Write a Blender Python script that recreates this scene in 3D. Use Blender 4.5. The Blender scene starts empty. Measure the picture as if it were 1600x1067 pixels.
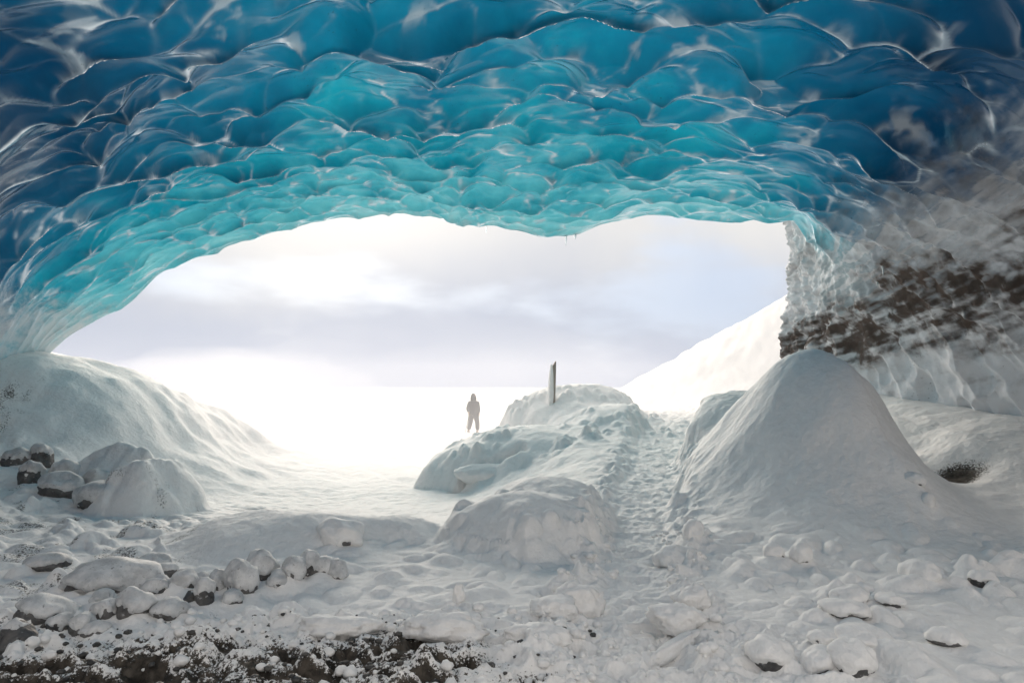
import bpy, bmesh, math, random
import numpy as np
from mathutils import Vector, noise as mnoise

# ------------------------------------------------------------------ camera, sky, sun, exposure
scene = bpy.context.scene
col = scene.collection
R = math.radians

cam_data = bpy.data.cameras.new('camera')
cam_data.lens = 24.0; cam_data.sensor_width = 36.0
cam_data.clip_start = 0.05; cam_data.clip_end = 3000
cam = bpy.data.objects.new('camera', cam_data); col.objects.link(cam)
cam.location = (0, 0, 1.6)
cam.rotation_euler = (R(90 + 3.73), 0, 0)
scene.camera = cam

SUN_AZ, SUN_EL = -13.0, 21.0        # degrees, azimuth from +Y (negative = left)
SUN_DIR = Vector((math.sin(R(SUN_AZ)) * math.cos(R(SUN_EL)), math.cos(R(SUN_AZ)) * math.cos(R(SUN_EL)), math.sin(R(SUN_EL))))

world = bpy.data.worlds.new('World'); scene.world = world
world.use_nodes = True
wn, wl = world.node_tree.nodes, world.node_tree.links
wn.clear()
def wnode(t, **k):
    n = wn.new(t)
    for a, b in k.items(): setattr(n, a, b)
    return n
def wmath(op, a, b=None, c=None, clamp=False):
    n = wn.new('ShaderNodeMath'); n.operation = op; n.use_clamp = clamp
    for i, v in enumerate((a, b, c)):
        if v is None: continue
        if isinstance(v, (int, float)): n.inputs[i].default_value = v
        else: wl.new(v, n.inputs[i])
    return n.outputs[0]
def wmix(fac, a, b, blend='MIX'):
    n = wn.new('ShaderNodeMix'); n.data_type = 'RGBA'; n.blend_type = blend
    for i, v in ((0, fac), (6, a), (7, b)):
        if isinstance(v, (int, float)): n.inputs[i].default_value = v
        elif isinstance(v, tuple): n.inputs[i].default_value = (*v, 1)
        else: wl.new(v, n.inputs[i])
    return n.outputs[2]
sky = wnode('ShaderNodeTexSky', sky_type='NISHITA')
sky.sun_disc = False
sky.sun_elevation = R(SUN_EL); sky.sun_rotation = R(SUN_AZ)
sky.air_density = 1.0; sky.dust_density = 2.0
tc = wnode('ShaderNodeTexCoord')
sep = wnode('ShaderNodeSeparateXYZ'); wl.new(tc.outputs['Generated'], sep.inputs[0])
el = sep.outputs['Z']
mp = wnode('ShaderNodeMapping'); mp.inputs['Scale'].default_value = (1, 1, 1.1)
wl.new(tc.outputs['Generated'], mp.inputs[0])
n1 = wnode('ShaderNodeTexNoise'); n1.inputs['Scale'].default_value = 2.5
n1.inputs['Detail'].default_value = 6; n1.inputs['Roughness'].default_value = 0.55
n1.inputs['Distortion'].default_value = 0.4
wl.new(mp.outputs[0], n1.inputs[0])
mp2 = wnode('ShaderNodeMapping'); mp2.inputs['Scale'].default_value = (1, 1, 3.0)
mp2.inputs['Rotation'].default_value = (0, R(14), 0); mp2.inputs['Location'].default_value = (2.3, 0.4, 0)
wl.new(tc.outputs['Generated'], mp2.inputs[0])
n2 = wnode('ShaderNodeTexNoise'); n2.inputs['Scale'].default_value = 2.4
n2.inputs['Detail'].default_value = 5
wl.new(mp2.outputs[0], n2.inputs[0])
# cloud bank: grey blue low down, white above, with a ragged upper edge
bank = wmath('ADD', wmath('MULTIPLY', wmath('POWER', wmath('MAXIMUM', el, 0.0), 0.8), 1.35), wmath('MULTIPLY', wmath('SUBTRACT', n1.outputs[0], 0.5), 0.42))
br = wnode('ShaderNodeValToRGB')
br.color_ramp.interpolation = 'EASE'
e = br.color_ramp.elements
e[0].position = 0.0; e[0].color = (0.27, 0.32, 0.435, 1)
e[1].position = 1.0; e[1].color = (0.74, 0.72, 0.69, 1)
m_ = e.new(0.45); m_.color = (0.62, 0.61, 0.595, 1)
m_ = e.new(0.18); m_.color = (0.365, 0.405, 0.495, 1)
wl.new(bank, br.inputs[0])
cloud = wmix(1.0, br.outputs[0], (10.0, 10.0, 10.0), 'MULTIPLY')
# clear patches between the clouds show the blue of the sky
gap = wnode('ShaderNodeMapRange'); gap.interpolation_type = 'SMOOTHSTEP'
gap.inputs['From Min'].default_value = 0.50; gap.inputs['From Max'].default_value = 0.66
gap.inputs['To Min'].default_value = 0.0; gap.inputs['To Max'].default_value = 0.5
wl.new(n2.outputs[0], gap.inputs[0])
col_sky = wmix(gap.outputs[0], cloud, wmix(0.8, wmix(1.0, sky.outputs[0], (0.8, 0.95, 1.2), 'MULTIPLY'), (3.9, 4.9, 6.6)))
# the sun behind thin cloud: a wide warm aureole
dotn = wnode('ShaderNodeVectorMath', operation='DOT_PRODUCT')
wl.new(tc.outputs['Generated'], dotn.inputs[0]); dotn.inputs[1].default_value = SUN_DIR
aur = wmath('POWER', wmath('MAXIMUM', dotn.outputs['Value'], 0.0), 45.0)
col_fin = wmix(wmath('MULTIPLY', aur, 0.5), col_sky, (11.0, 10.4, 9.8))
bg = wnode('ShaderNodeBackground'); bg.inputs['Strength'].default_value = 0.1
wl.new(col_fin, bg.inputs['Color'])
wo = wnode('ShaderNodeOutputWorld'); wl.new(bg.outputs[0], wo.inputs[0])

sun_data = bpy.data.lights.new('sun', 'SUN')
sun_data.energy = 2.8; sun_data.angle = R(44); sun_data.color = (1.0, 0.865, 0.73)
sun = bpy.data.objects.new('sun', sun_data); col.objects.link(sun)
sun.rotation_euler = SUN_DIR.to_track_quat('Z', 'Y').to_euler()

vs = scene.view_settings
vs.view_transform = 'Standard'; vs.look = 'None'; vs.exposure = 0.46; vs.gamma = 1.0
vs.use_curve_mapping = False
scene.render.engine = 'CYCLES'
cy = scene.cycles
cy.use_denoising = True
cy.max_bounces = 6; cy.diffuse_bounces = 4; cy.glossy_bounces = 2; cy.transmission_bounces = 3
cy.use_adaptive_sampling = True; cy.adaptive_threshold = 0.03
cy.volume_bounces = 1; cy.transparent_max_bounces = 8
cy.sample_clamp_indirect = 6.0
cy.caustics_reflective = False; cy.caustics_refractive = False

# ------------------------------------------------------------------ numeric helpers
_rng = np.random.RandomState(7)
_N = 1024
_perm = _rng.permutation(_N).astype(np.int32); _perm2 = np.concatenate([_perm, _perm])
_rand = _rng.rand(_N)
_gx = np.cos(_rand * 2 * np.pi); _gy = np.sin(_rand * 2 * np.pi)
def hsh(i, j, s=0):
    i = (i.astype(np.int32) + (s * 131 + 17)) & (_N - 1); j = (j.astype(np.int32) + s * 71) & (_N - 1)
    return _perm2[_perm[i] + j]
def rnd(i, j, s=0): return _rand[hsh(i, j, s)]
def fade(t): return t * t * t * (t * (t * 6 - 15) + 10)
def perlin(x, y, s=0):
    xi = np.floor(x); yi = np.floor(y); fx = x - xi; fy = y - yi
    u, v = fade(fx), fade(fy)
    xi = (xi.astype(np.int32) + (s * 131 + 17)) & (_N - 1); yi = (yi.astype(np.int32) + s * 71) & (_N - 1)
    p0 = _perm[xi]; p1 = _perm[(xi + 1) & (_N - 1)]; yj = (yi + 1) & (_N - 1)
    def g(p, b, dx, dy):
        h = _perm2[p + b]
        return _gx[h] * dx + _gy[h] * dy
    n00 = g(p0, yi, fx, fy); n10 = g(p1, yi, fx - 1, fy)
    n01 = g(p0, yj, fx, fy - 1); n11 = g(p1, yj, fx - 1, fy - 1)
    a = n00 + u * (n10 - n00); b = n01 + u * (n11 - n01)
    return (a + v * (b - a)) * 1.5
def fbm(x, y, octv=4, s=0, gain=0.5, lac=2.03):
    r = np.zeros_like(x); a = 1.0
    for k in range(octv):
        r += a * perlin(x, y, s + k * 17); a *= gain
        x = x * lac + 3.7; y = y * lac - 1.9
    return r
def billow(x, y, octv=4, s=0, gain=0.5):
    r = np.zeros_like(x); a = 1.0
    for k in range(octv):
        r += a * (1 - np.abs(perlin(x, y, s + k * 13)) * 2); a *= gain
        x = x * 2.1 + 5.1; y = y * 2.1 + 2.3
    return r
def ss(a, b, x):
    t = np.clip((x - a) / (b - a), 0, 1); return t * t * (3 - 2 * t)
def smax(a, b, k):
    h = np.clip(0.5 + 0.5 * (a - b) / k, 0, 1)
    return b + (a - b) * h + k * h * (1 - h)
def domes(x, y, size, s=0, rmin=0.35, rmax=0.62, p_keep=0.8, el=0.25):
    """separate round bumps, one per cell; height in units of size"""
    xs, ys = x / size, y / size
    xi, yi = np.floor(xs), np.floor(ys)
    out = np.zeros_like(x)
    for dx in (-1, 0, 1):
        for dy in (-1, 0, 1):
            a, b = xi + dx, yi + dy
            h0 = hsh(a, b, s)
            rn = lambda k: _rand[_perm2[h0 + k * 37]]
            ex = xs - (a + 0.15 + 0.7 * rn(0)); ey = ys - (b + 0.15 + 0.7 * rn(1))
            rr = rmin + (rmax - rmin) * rn(2)
            an = rn(5) * np.pi; q = 1 + el * (rn(6) * 2 - 1)
            ca, sa = np.cos(an), np.sin(an)
            d2 = ((ca * ex + sa * ey) * q) ** 2 + ((-sa * ex + ca * ey) / q) ** 2
            h = np.sqrt(np.clip(1 - d2 / rr ** 2, 0, 1))
            h = rr * h * np.sqrt(h) * (rn(3) < p_keep) * (0.35 + 0.65 * rn(4))
            out = np.maximum(out, h)
    return out

# ------------------------------------------------------------------ object helpers
def tag(o, label=None, cat=None, group=None, kind=None):
    if label: o['label'] = label
    if cat: o['category'] = cat
    if group: o['group'] = group
    if kind: o['kind'] = kind
    return o
def link(name, me, mat, parent=None):
    o = bpy.data.objects.new(name, me); col.objects.link(o)
    if mat and not me.materials: me.materials.append(mat)
    if parent: o.parent = parent
    return o
def empty(name, loc, rz=0):
    o = bpy.data.objects.new(name, None); col.objects.link(o)
    o.location = loc; o.rotation_euler = (0, 0, rz); o.empty_display_size = 0.1
    return o
def mesh_np(name, verts, quads, normals=None, attrs=None):
    me = bpy.data.meshes.new(name)
    nv, nf = len(verts), len(quads)
    me.vertices.add(nv); me.vertices.foreach_set('co', np.ascontiguousarray(verts, dtype=np.float32).ravel())
    me.loops.add(nf * 4); me.loops.foreach_set('vertex_index', np.ascontiguousarray(quads, dtype=np.int32).ravel())
    me.polygons.add(nf); me.polygons.foreach_set('loop_start', np.arange(0, nf * 4, 4, dtype=np.int32))
    me.update(calc_edges=True)
    me.shade_smooth()
    if normals is not None:
        at = me.attributes.new('custom_normal', 'FLOAT_VECTOR', 'POINT')
        at.data.foreach_set('vector', np.ascontiguousarray(normals, dtype=np.float32).ravel())
    for k, v in (attrs or {}).items():
        if v.ndim == 1:
            at = me.attributes.new(k, 'FLOAT', 'POINT')
            at.data.foreach_set('value', np.ascontiguousarray(v, dtype=np.float32))
    return me
def sub_mesh(name, verts, quads, mask, normals, attrs):
    q = quads[mask]
    used = np.unique(q); remap = np.full(len(verts), -1, np.int64); remap[used] = np.arange(len(used))
    return mesh_np(name, verts[used], remap[q], None if normals is None else normals[used], {k: v[used] for k, v in attrs.items()})
def grid_quads(nr, nc, wrap=False):
    i = np.arange(nr - 1)[:, None]; j = np.arange(nc if wrap else nc - 1)[None, :]
    j2 = (j + 1) % nc
    a = i * nc + j; b = i * nc + j2; c = (i + 1) * nc + j2; d = (i + 1) * nc + j
    return np.stack([a, b, c, d], -1).reshape(-1, 4)
def from_bm(name, bm, mat, parent=None, smooth=True):
    me = bpy.data.meshes.new(name); bm.to_mesh(me); bm.free()
    if smooth: me.shade_smooth()
    return link(name, me, mat, parent)

# ------------------------------------------------------------------ materials
class NT:
    def __init__(s, name):
        s.m = bpy.data.materials.new(name); s.m.use_nodes = True
        s.t = s.m.node_tree; s.n = s.t.nodes; s.l = s.t.links; s.n.clear()
        s.out = s.n.new('ShaderNodeOutputMaterial')
    def add(s, t, ins=None, **k):
        n = s.n.new(t)
        for a, b in k.items(): setattr(n, a, b)
        for a, v in (ins or {}).items(): s.set(n, a, v)
        return n
    def set(s, n, a, v):
        i = n.inputs[a]
        if hasattr(v, 'is_output') or hasattr(v, 'links'): s.l.new(v, i)
        elif isinstance(v, tuple) and len(v) == 3 and i.type == 'RGBA': i.default_value = (*v, 1)
        else: i.default_value = v
    def math(s, op, a, b=None, clamp=False):
        n = s.n.new('ShaderNodeMath'); n.operation = op; n.use_clamp = clamp
        s.set(n, 0, a)
        if b is not None: s.set(n, 1, b)
        return n.outputs[0]
    def mix(s, f, a, b, blend='MIX'):
        n = s.n.new('ShaderNodeMix'); n.data_type = 'RGBA'; n.blend_type = blend
        s.set(n, 0, f); s.set(n, 6, a); s.set(n, 7, b)
        return n.outputs[2]
    def noise(s, scale, detail=4, rough=0.5, vec=None, dist=0.0):
        n = s.add('ShaderNodeTexNoise', {'Scale': scale, 'Detail': detail, 'Roughness': rough, 'Distortion': dist})
        if vec is None: vec = s.pos()
        s.l.new(vec, n.inputs[0])
        return n.outputs[0]
    def pos(s):
        if not hasattr(s, '_p'): s._p = s.n.new('ShaderNodeNewGeometry').outputs['Position']
        return s._p
    def objco(s):
        if not hasattr(s, '_o'): s._o = s.n.new('ShaderNodeTexCoord').outputs['Object']
        return s._o
    def attr(s, name):
        return s.add('ShaderNodeAttribute', attribute_name=name).outputs['Fac']
    def rng(s, v, a, b, c=0.0, d=1.0, smooth=True):
        n = s.n.new('ShaderNodeMapRange')
        if smooth: n.interpolation_type = 'SMOOTHSTEP'
        s.set(n, 0, v)
        for i, q in zip((1, 2, 3, 4), (a, b, c, d)): s.set(n, i, q)
        return n.outputs[0]
    def bump(s, h, strength, dist, normal=None):
        n = s.add('ShaderNodeBump', {'Strength': strength, 'Distance': dist})
        s.l.new(h, n.inputs['Height'])
        if normal is not None: s.l.new(normal, n.inputs['Normal'])
        return n.outputs[0]
    def surf(s, sh): s.l.new(sh, s.out.inputs['Surface'])

def mat_snow(name='snow', dirt=True):
    t = NT(name)
    g = t.noise(13, 6, 0.62)
    base = t.mix(t.rng(g, 0.3, 0.75), (0.80, 0.79, 0.78), (0.87, 0.862, 0.852))
    if dirt:
        d = t.attr('dirt')
        grit = t.noise(52, 4, 0.7)
        mask = t.rng(t.math('ADD', d, t.math('MULTIPLY', t.math('SUBTRACT', grit, 0.5), 1.7)), 0.42, 0.62)
        soil = t.mix(t.rng(g, 0.35, 0.7), (0.022, 0.019, 0.016), (0.10, 0.085, 0.07))
        base = t.mix(mask, base, soil)
    b = t.bump(g, 0.6, 0.04)
    p = t.add('ShaderNodeBsdfPrincipled', {'Base Color': base, 'Roughness': 0.7, 'Normal': b, 'Specular IOR Level': 0.15})
    t.surf(p.outputs[0]); return t.m

def mat_rock(name='wet_rock', c0=(0.035, 0.035, 0.038), c1=(0.13, 0.125, 0.12)):
    t = NT(name)
    v = t.objco()
    a = t.noise(4, 6, 0.65, v); b_ = t.noise(24, 5, 0.6, v)
    base = t.mix(t.rng(a, 0.3, 0.7), c0, c1)
    base = t.mix(t.rng(b_, 0.60, 0.74, 0, 0.8), base, (0.62, 0.63, 0.65))
    p = t.add('ShaderNodeBsdfPrincipled', {'Base Color': base, 'Roughness': 0.55, 'Normal': t.bump(b_, 0.6, 0.02)})
    t.surf(p.outputs[0]); return t.m

def mat_shade_cap():
    t = NT('shade_grey_cap')
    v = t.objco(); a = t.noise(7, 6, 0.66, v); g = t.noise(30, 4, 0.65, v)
    base = t.mix(t.rng(a, 0.3, 0.7), (0.42, 0.43, 0.44), (0.72, 0.72, 0.72))  # thin snow over dark stone, greyed further to paint in the boulders' shade
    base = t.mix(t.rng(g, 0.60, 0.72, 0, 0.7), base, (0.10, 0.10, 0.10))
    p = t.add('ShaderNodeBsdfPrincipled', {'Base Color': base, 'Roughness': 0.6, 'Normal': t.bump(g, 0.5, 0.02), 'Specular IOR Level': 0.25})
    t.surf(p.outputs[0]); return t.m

def mat_ice():
    t = NT('glacier_ice')
    th = t.attr('thick'); frost = t.attr('frost'); sed = t.attr('sediment')
    mott = t.noise(5, 7, 0.68)
    ridge_glint = t.attr('ridge_glint')  # painted glints: whiter, glossier ice along the ridges
    thv = t.math('ADD', th, t.math('MULTIPLY', t.math('SUBTRACT', mott, 0.5), 0.16))
    # light filtering down through the ice: red dies first, then green
    ramp = t.add('ShaderNodeValToRGB', {'Fac': thv})
    e = ramp.color_ramp.elements
    e[0].position = 0.0; e[0].color = (0.46, 0.78, 0.78, 1)
    e[1].position = 1.0; e[1].color = (0.001, 0.035, 0.085, 1)
    for p_, c in ((0.18, (0.17, 0.58, 0.63)), (0.38, (0.010, 0.35, 0.45)), (0.58, (0.003, 0.175, 0.29)), (0.80, (0.0015, 0.085, 0.17))):
        x = e.new(p_); x.color = (*c, 1)
    dull = t.attr('dull')
    filt = t.mix(1.0, ramp.outputs[0], (0.74, 0.82, 0.87), 'MULTIPLY')
    ice = t.mix(t.math('MULTIPLY', dull, 0.85), filt, (0.30, 0.32, 0.33))
    # frosted, bubbly patches and black grit specks
    frn = t.rng(t.math('ADD', frost, t.math('MULTIPLY', t.math('SUBTRACT', mott, 0.5), 0.7)), 0.35, 0.75)
    sedn = t.rng(t.math('ADD', sed, t.math('MULTIPLY', t.math('SUBTRACT', mott, 0.5), 0.9)), 0.15, 1.0)
    spk = t.math('MULTIPLY', t.rng(t.noise(30, 2, 0.7), 0.66, 0.72), t.attr('grit'))
    brown = t.mix(mott, (0.04, 0.032, 0.028), (0.15, 0.12, 0.105))
    dcol = t.mix(frn, t.mix(t.math('ADD', 0.2, t.math('MULTIPLY', ridge_glint, 0.7)), ice, (0.66, 0.80, 0.92)), (0.74, 0.75, 0.77))
    dcol = t.mix(sedn, dcol, brown)
    dcol = t.mix(t.math('MULTIPLY', spk, 0.85), dcol, (0.02, 0.025, 0.03))
    tcol = t.mix(t.math('MULTIPLY', spk, 0.8), ice, (0.01, 0.03, 0.05))
    tcol = t.mix(sedn, tcol, (0.03, 0.02, 0.015))
    bmp = t.bump(mott, 0.14, 0.05)
    trans = t.add('ShaderNodeBsdfTranslucent', {'Color': tcol, 'Normal': bmp})
    dif = t.add('ShaderNodeBsdfDiffuse', {'Color': dcol, 'Normal': bmp})
    opaque = t.math('MAXIMUM', t.math('MAXIMUM', t.math('MULTIPLY', frn, 0.85), sedn), t.math('ADD', 0.012, t.math('MULTIPLY', ridge_glint, 0.6)))
    body = t.add('ShaderNodeMixShader', {0: opaque, 1: trans.outputs[0], 2: dif.outputs[0]})
    rough = t.math('ADD', t.rng(mott, 0.3, 0.7, 0.035, 0.09), t.math('MULTIPLY', t.math('MAXIMUM', frn, sedn), 0.5))
    gl = t.add('ShaderNodeBsdfGlossy', {'Color': (0.84, 0.93, 1.0), 'Roughness': rough, 'Normal': bmp})
    lw = t.add('ShaderNodeLayerWeight', {'Blend': 0.5, 'Normal': bmp})
    fres = t.math('ADD', 0.008, t.math('MULTIPLY', t.math('POWER', lw.outputs['Facing'], 4.2), 0.9))
    fac = t.math('MULTIPLY', t.math('MULTIPLY', fres, t.math('SUBTRACT', 1.0, t.math('MULTIPLY', dull, 0.93))), t.rng(t.math('MAXIMUM', frn, sedn), 0.0, 1.0, 1.0, 0.15))
    fac = t.math('ADD', fac, t.math('MULTIPLY', ridge_glint, 0.38), True)
    sh = t.add('ShaderNodeMixShader', {0: fac, 1: body.outputs[0], 2: gl.outputs[0]})
    t.surf(sh.outputs[0]); return t.m

M_SNOW = mat_snow(); M_CAP = mat_snow('fresh_snow', dirt=False)
M_ROCK = mat_rock(); M_SHADE_CAP = mat_shade_cap(); M_ICE = mat_ice()

# boulders: x, y of the front foot, width, height, share covered by snow
G1, G2, G3, G4 = 'boulders at the foot of the left wall', 'boulders in the front left row', 'boulders in the right foreground', 'snow lumps beside the path and cone'
BOULDERS = [
    (-7.30, 10.05, 0.36, 0.28, .5, G1, 'leftmost small snowy boulder at the foot of the left ice wall'),
    (-6.78, 9.62, 0.34, 0.34, .4, G1, 'round dark boulder with thin snow, second from left under the left wall'),
    (-6.55, 9.95, 0.42, 0.36, .6, G1, 'pale snowy boulder tucked behind the others under the left wall'),
    (-6.22, 9.32, 0.54, 0.36, .52, G1, 'wide snow-topped boulder with dark base, middle of the left wall cluster'),
    (-5.55, 9.05, 0.58, 0.34, .58, G1, 'snow-topped boulder with dark underside, rightmost of the left wall cluster'),
    (-7.02, 10.15, 0.40, 0.36, .25, G1, 'bare dark rock behind the left wall boulders'),
    (-5.98, 9.75, 0.46, 0.36, .65, G1, 'snowy boulder half sunk in the heap behind the left wall cluster'),
    (-1.44, 5.68, 0.18, 0.17, .85, G2, 'small round snowy boulder at the right end of the front row'),
    (-1.55, 5.65, 0.15, 0.15, .85, G2, 'smallest snowy boulder squeezed in second from the row\'s right end'),
    (-1.66, 5.61, 0.20, 0.22, .8, G2, 'upright snowy boulder third from the right end of the front row'),
    (-1.74, 5.47, 0.19, 0.18, .85, G2, 'squarish snowy boulder in front of the upright one near the row\'s right end'),
    (-1.84, 5.41, 0.18, 0.12, .9, G2, 'low flat snowy boulder at the front between two taller ones, right half of row'),
    (-2.03, 5.53, 0.27, 0.25, .75, G2, 'large round grey boulder at the back, tallest of the front row'),
    (-2.06, 5.23, 0.23, 0.26, .7, G2, 'egg-shaped boulder with dark crusted lower right, middle of the front row'),
    (-2.27, 5.31, 0.16, 0.17, .8, G2, 'small boulder just left of the egg-shaped one in the front row'),
    (-2.05, 5.06, 0.16, 0.10, .9, G2, 'low white snow-buried boulder below the egg-shaped one'),
    (-2.23, 5.00, 0.16, 0.18, .5, G2, 'round snow-capped boulder with black underside, centre front of the row'),
    (-2.33, 5.04, 0.15, 0.09, .1, G2, 'low bare black rock under the round snow-capped boulder'),
    (-2.51, 5.24, 0.21, 0.15, .8, G2, 'oval snowy boulder left of the black-bottomed one'),
    (-2.38, 4.78, 0.22, 0.14, .8, G2, 'smooth white boulder closest to the gravel, centre of the front row'),
    (-2.65, 5.14, 0.20, 0.14, .8, G2, 'snowy boulder right of the big plastered boulder, front row'),
    (-2.85, 5.62, 0.21, 0.12, .6, G2, 'flat dark-sided boulder at the back beside the big plastered boulder'),
    (-2.49, 5.54, 0.14, 0.09, .85, G2, 'tiny snowy boulder at the back of the front row'),
    (-2.59, 4.70, 0.24, 0.17, .6, G2, 'snow-topped boulder with dark right side at the gravel edge'),
    (-2.76, 4.66, 0.17, 0.15, .65, G2, 'boulder left of the dark-sided one at the gravel edge'),
    (-2.79, 4.49, 0.16, 0.14, .6, G2, 'snow-dusted boulder lowest at the gravel edge on the left'),
    (-2.98, 4.55, 0.15, 0.10, .8, G2, 'small white boulder between the long slab and the gravel edge boulders'),
    (-2.69, 4.45, 0.17, 0.08, .7, G2, 'low flat snowy stone on the gravel below the left boulders'),
    (-3.17, 4.60, 0.40, 0.16, .5, G2, 'long flat slab boulder with snow on top at the left frame edge'),
    (-3.04, 4.22, 0.24, 0.19, .15, G2, 'bare dark boulder in the lower left corner under the slab'),
    (-3.13, 5.24, 0.62, 0.26, .75, G2, 'big snow-plastered boulder, widest of the front left group'),
    (-2.97, 4.99, 0.18, 0.09, .85, G2, 'low snowy stone in front of the big plastered boulder'),
    (-1.68, 6.61, 0.47, 0.24, .95, G4, 'large smooth snow-covered boulder on the right slope of the low front mound'),
    (-3.14, 5.99, 0.26, 0.11, .9, G2, 'low snow-covered stone alone behind the big plastered boulder'),
    (-4.03, 5.93, 0.33, 0.13, .6, G2, 'flat snowy stone with dark right edge on the left floor'),
    (1.48, 3.93, 0.25, 0.16, .7, G3, 'snow-capped boulder with dark underside at the bottom right of the path'),
    (1.87, 3.77, 0.26, 0.16, .8, G3, 'snowy boulder cut by the bottom frame edge, right foreground'),
    (1.71, 3.84, 0.20, 0.13, .85, G3, 'snowy boulder between the two large ones at the bottom right'),
    (1.85, 4.13, 0.15, 0.08, .85, G3, 'small snowy stone behind the bottom right boulders'),
    (2.06, 4.10, 0.22, 0.10, .8, G3, 'low snowy stone just behind the boulder at the frame bottom'),
    (3.27, 5.47, 0.31, 0.17, .85, G3, 'wide mushroom-like snowy boulder alone below the cone\'s right side'),
    (3.65, 5.34, 0.20, 0.11, .6, G3, 'dark-edged snowy stone right of the mushroom-like boulder'),
    (2.49, 5.06, 0.27, 0.11, .85, G3, 'upper of two long low snowy stones in the right foreground'),
    (2.28, 4.70, 0.30, 0.10, .85, G3, 'lower of two long low snowy stones in the right foreground'),
    (2.74, 4.99, 0.18, 0.08, .8, G3, 'small snowy stone right of the two long low ones'),
    (2.68, 4.24, 0.22, 0.09, .75, G3, 'low grey-sided stone near the right frame edge'),
    (1.77, 6.68, 0.21, 0.21, .95, G4, 'round snow lump above another on the right edge of the path'),
    (1.51, 6.23, 0.38, 0.17, .95, G4, 'wide snow lump with bluish shade on the right edge of the path'),
    (2.32, 6.10, 0.17, 0.13, .9, G4, 'left of two small snow lumps at the cone\'s front foot'),
    (2.54, 6.05, 0.19, 0.17, .9, G4, 'right of two small snow lumps at the cone\'s front foot'),
    (4.36, 7.43, 0.23, 0.14, .9, G4, 'upper snow lump on the right flank of the cone'),
    (4.38, 7.22, 0.15, 0.15, .9, G4, 'lower snow lump on the right flank of the cone'),
]
BED = [(b[0], b[1], b[2], b[3]) for b in BOULDERS]

# ------------------------------------------------------------------ the ground
PATH = np.array([(0.45, 2.0), (0.60, 3.4), (0.74, 4.3), (1.05, 5.9), (1.48, 8.0), (2.25, 11.0), (3.75, 16.0), (4.6, 21.0), (3.0, 30.0)])
def path_dist(x, y):
    best = np.full_like(x, 1e9); side = np.zeros_like(x)
    for (ax, ay), (bx, by) in zip(PATH[:-1], PATH[1:]):
        dx, dy = bx - ax, by - ay
        t = np.clip(((x - ax) * dx + (y - ay) * dy) / (dx * dx + dy * dy), 0, 1)
        ex, ey = x - (ax + t * dx), y - (ay + t * dy)
        d = np.hypot(ex, ey)
        better = d < best
        side = np.where(better, np.sign(ex * dy - ey * dx), side); best = np.minimum(best, d)
    return best, side
def bump(x, y, cx, cy_, rx, ry, h, p=1.0, rot=0.0):
    ca, sa = math.cos(rot), math.sin(rot)
    ex, ey = x - cx, y - cy_
    d2 = ((ca * ex + sa * ey) / rx) ** 2 + ((-sa * ex + ca * ey) / ry) ** 2
    return h * np.clip(1 - d2, 0, 1) ** p, d2
REG = {}
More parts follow.
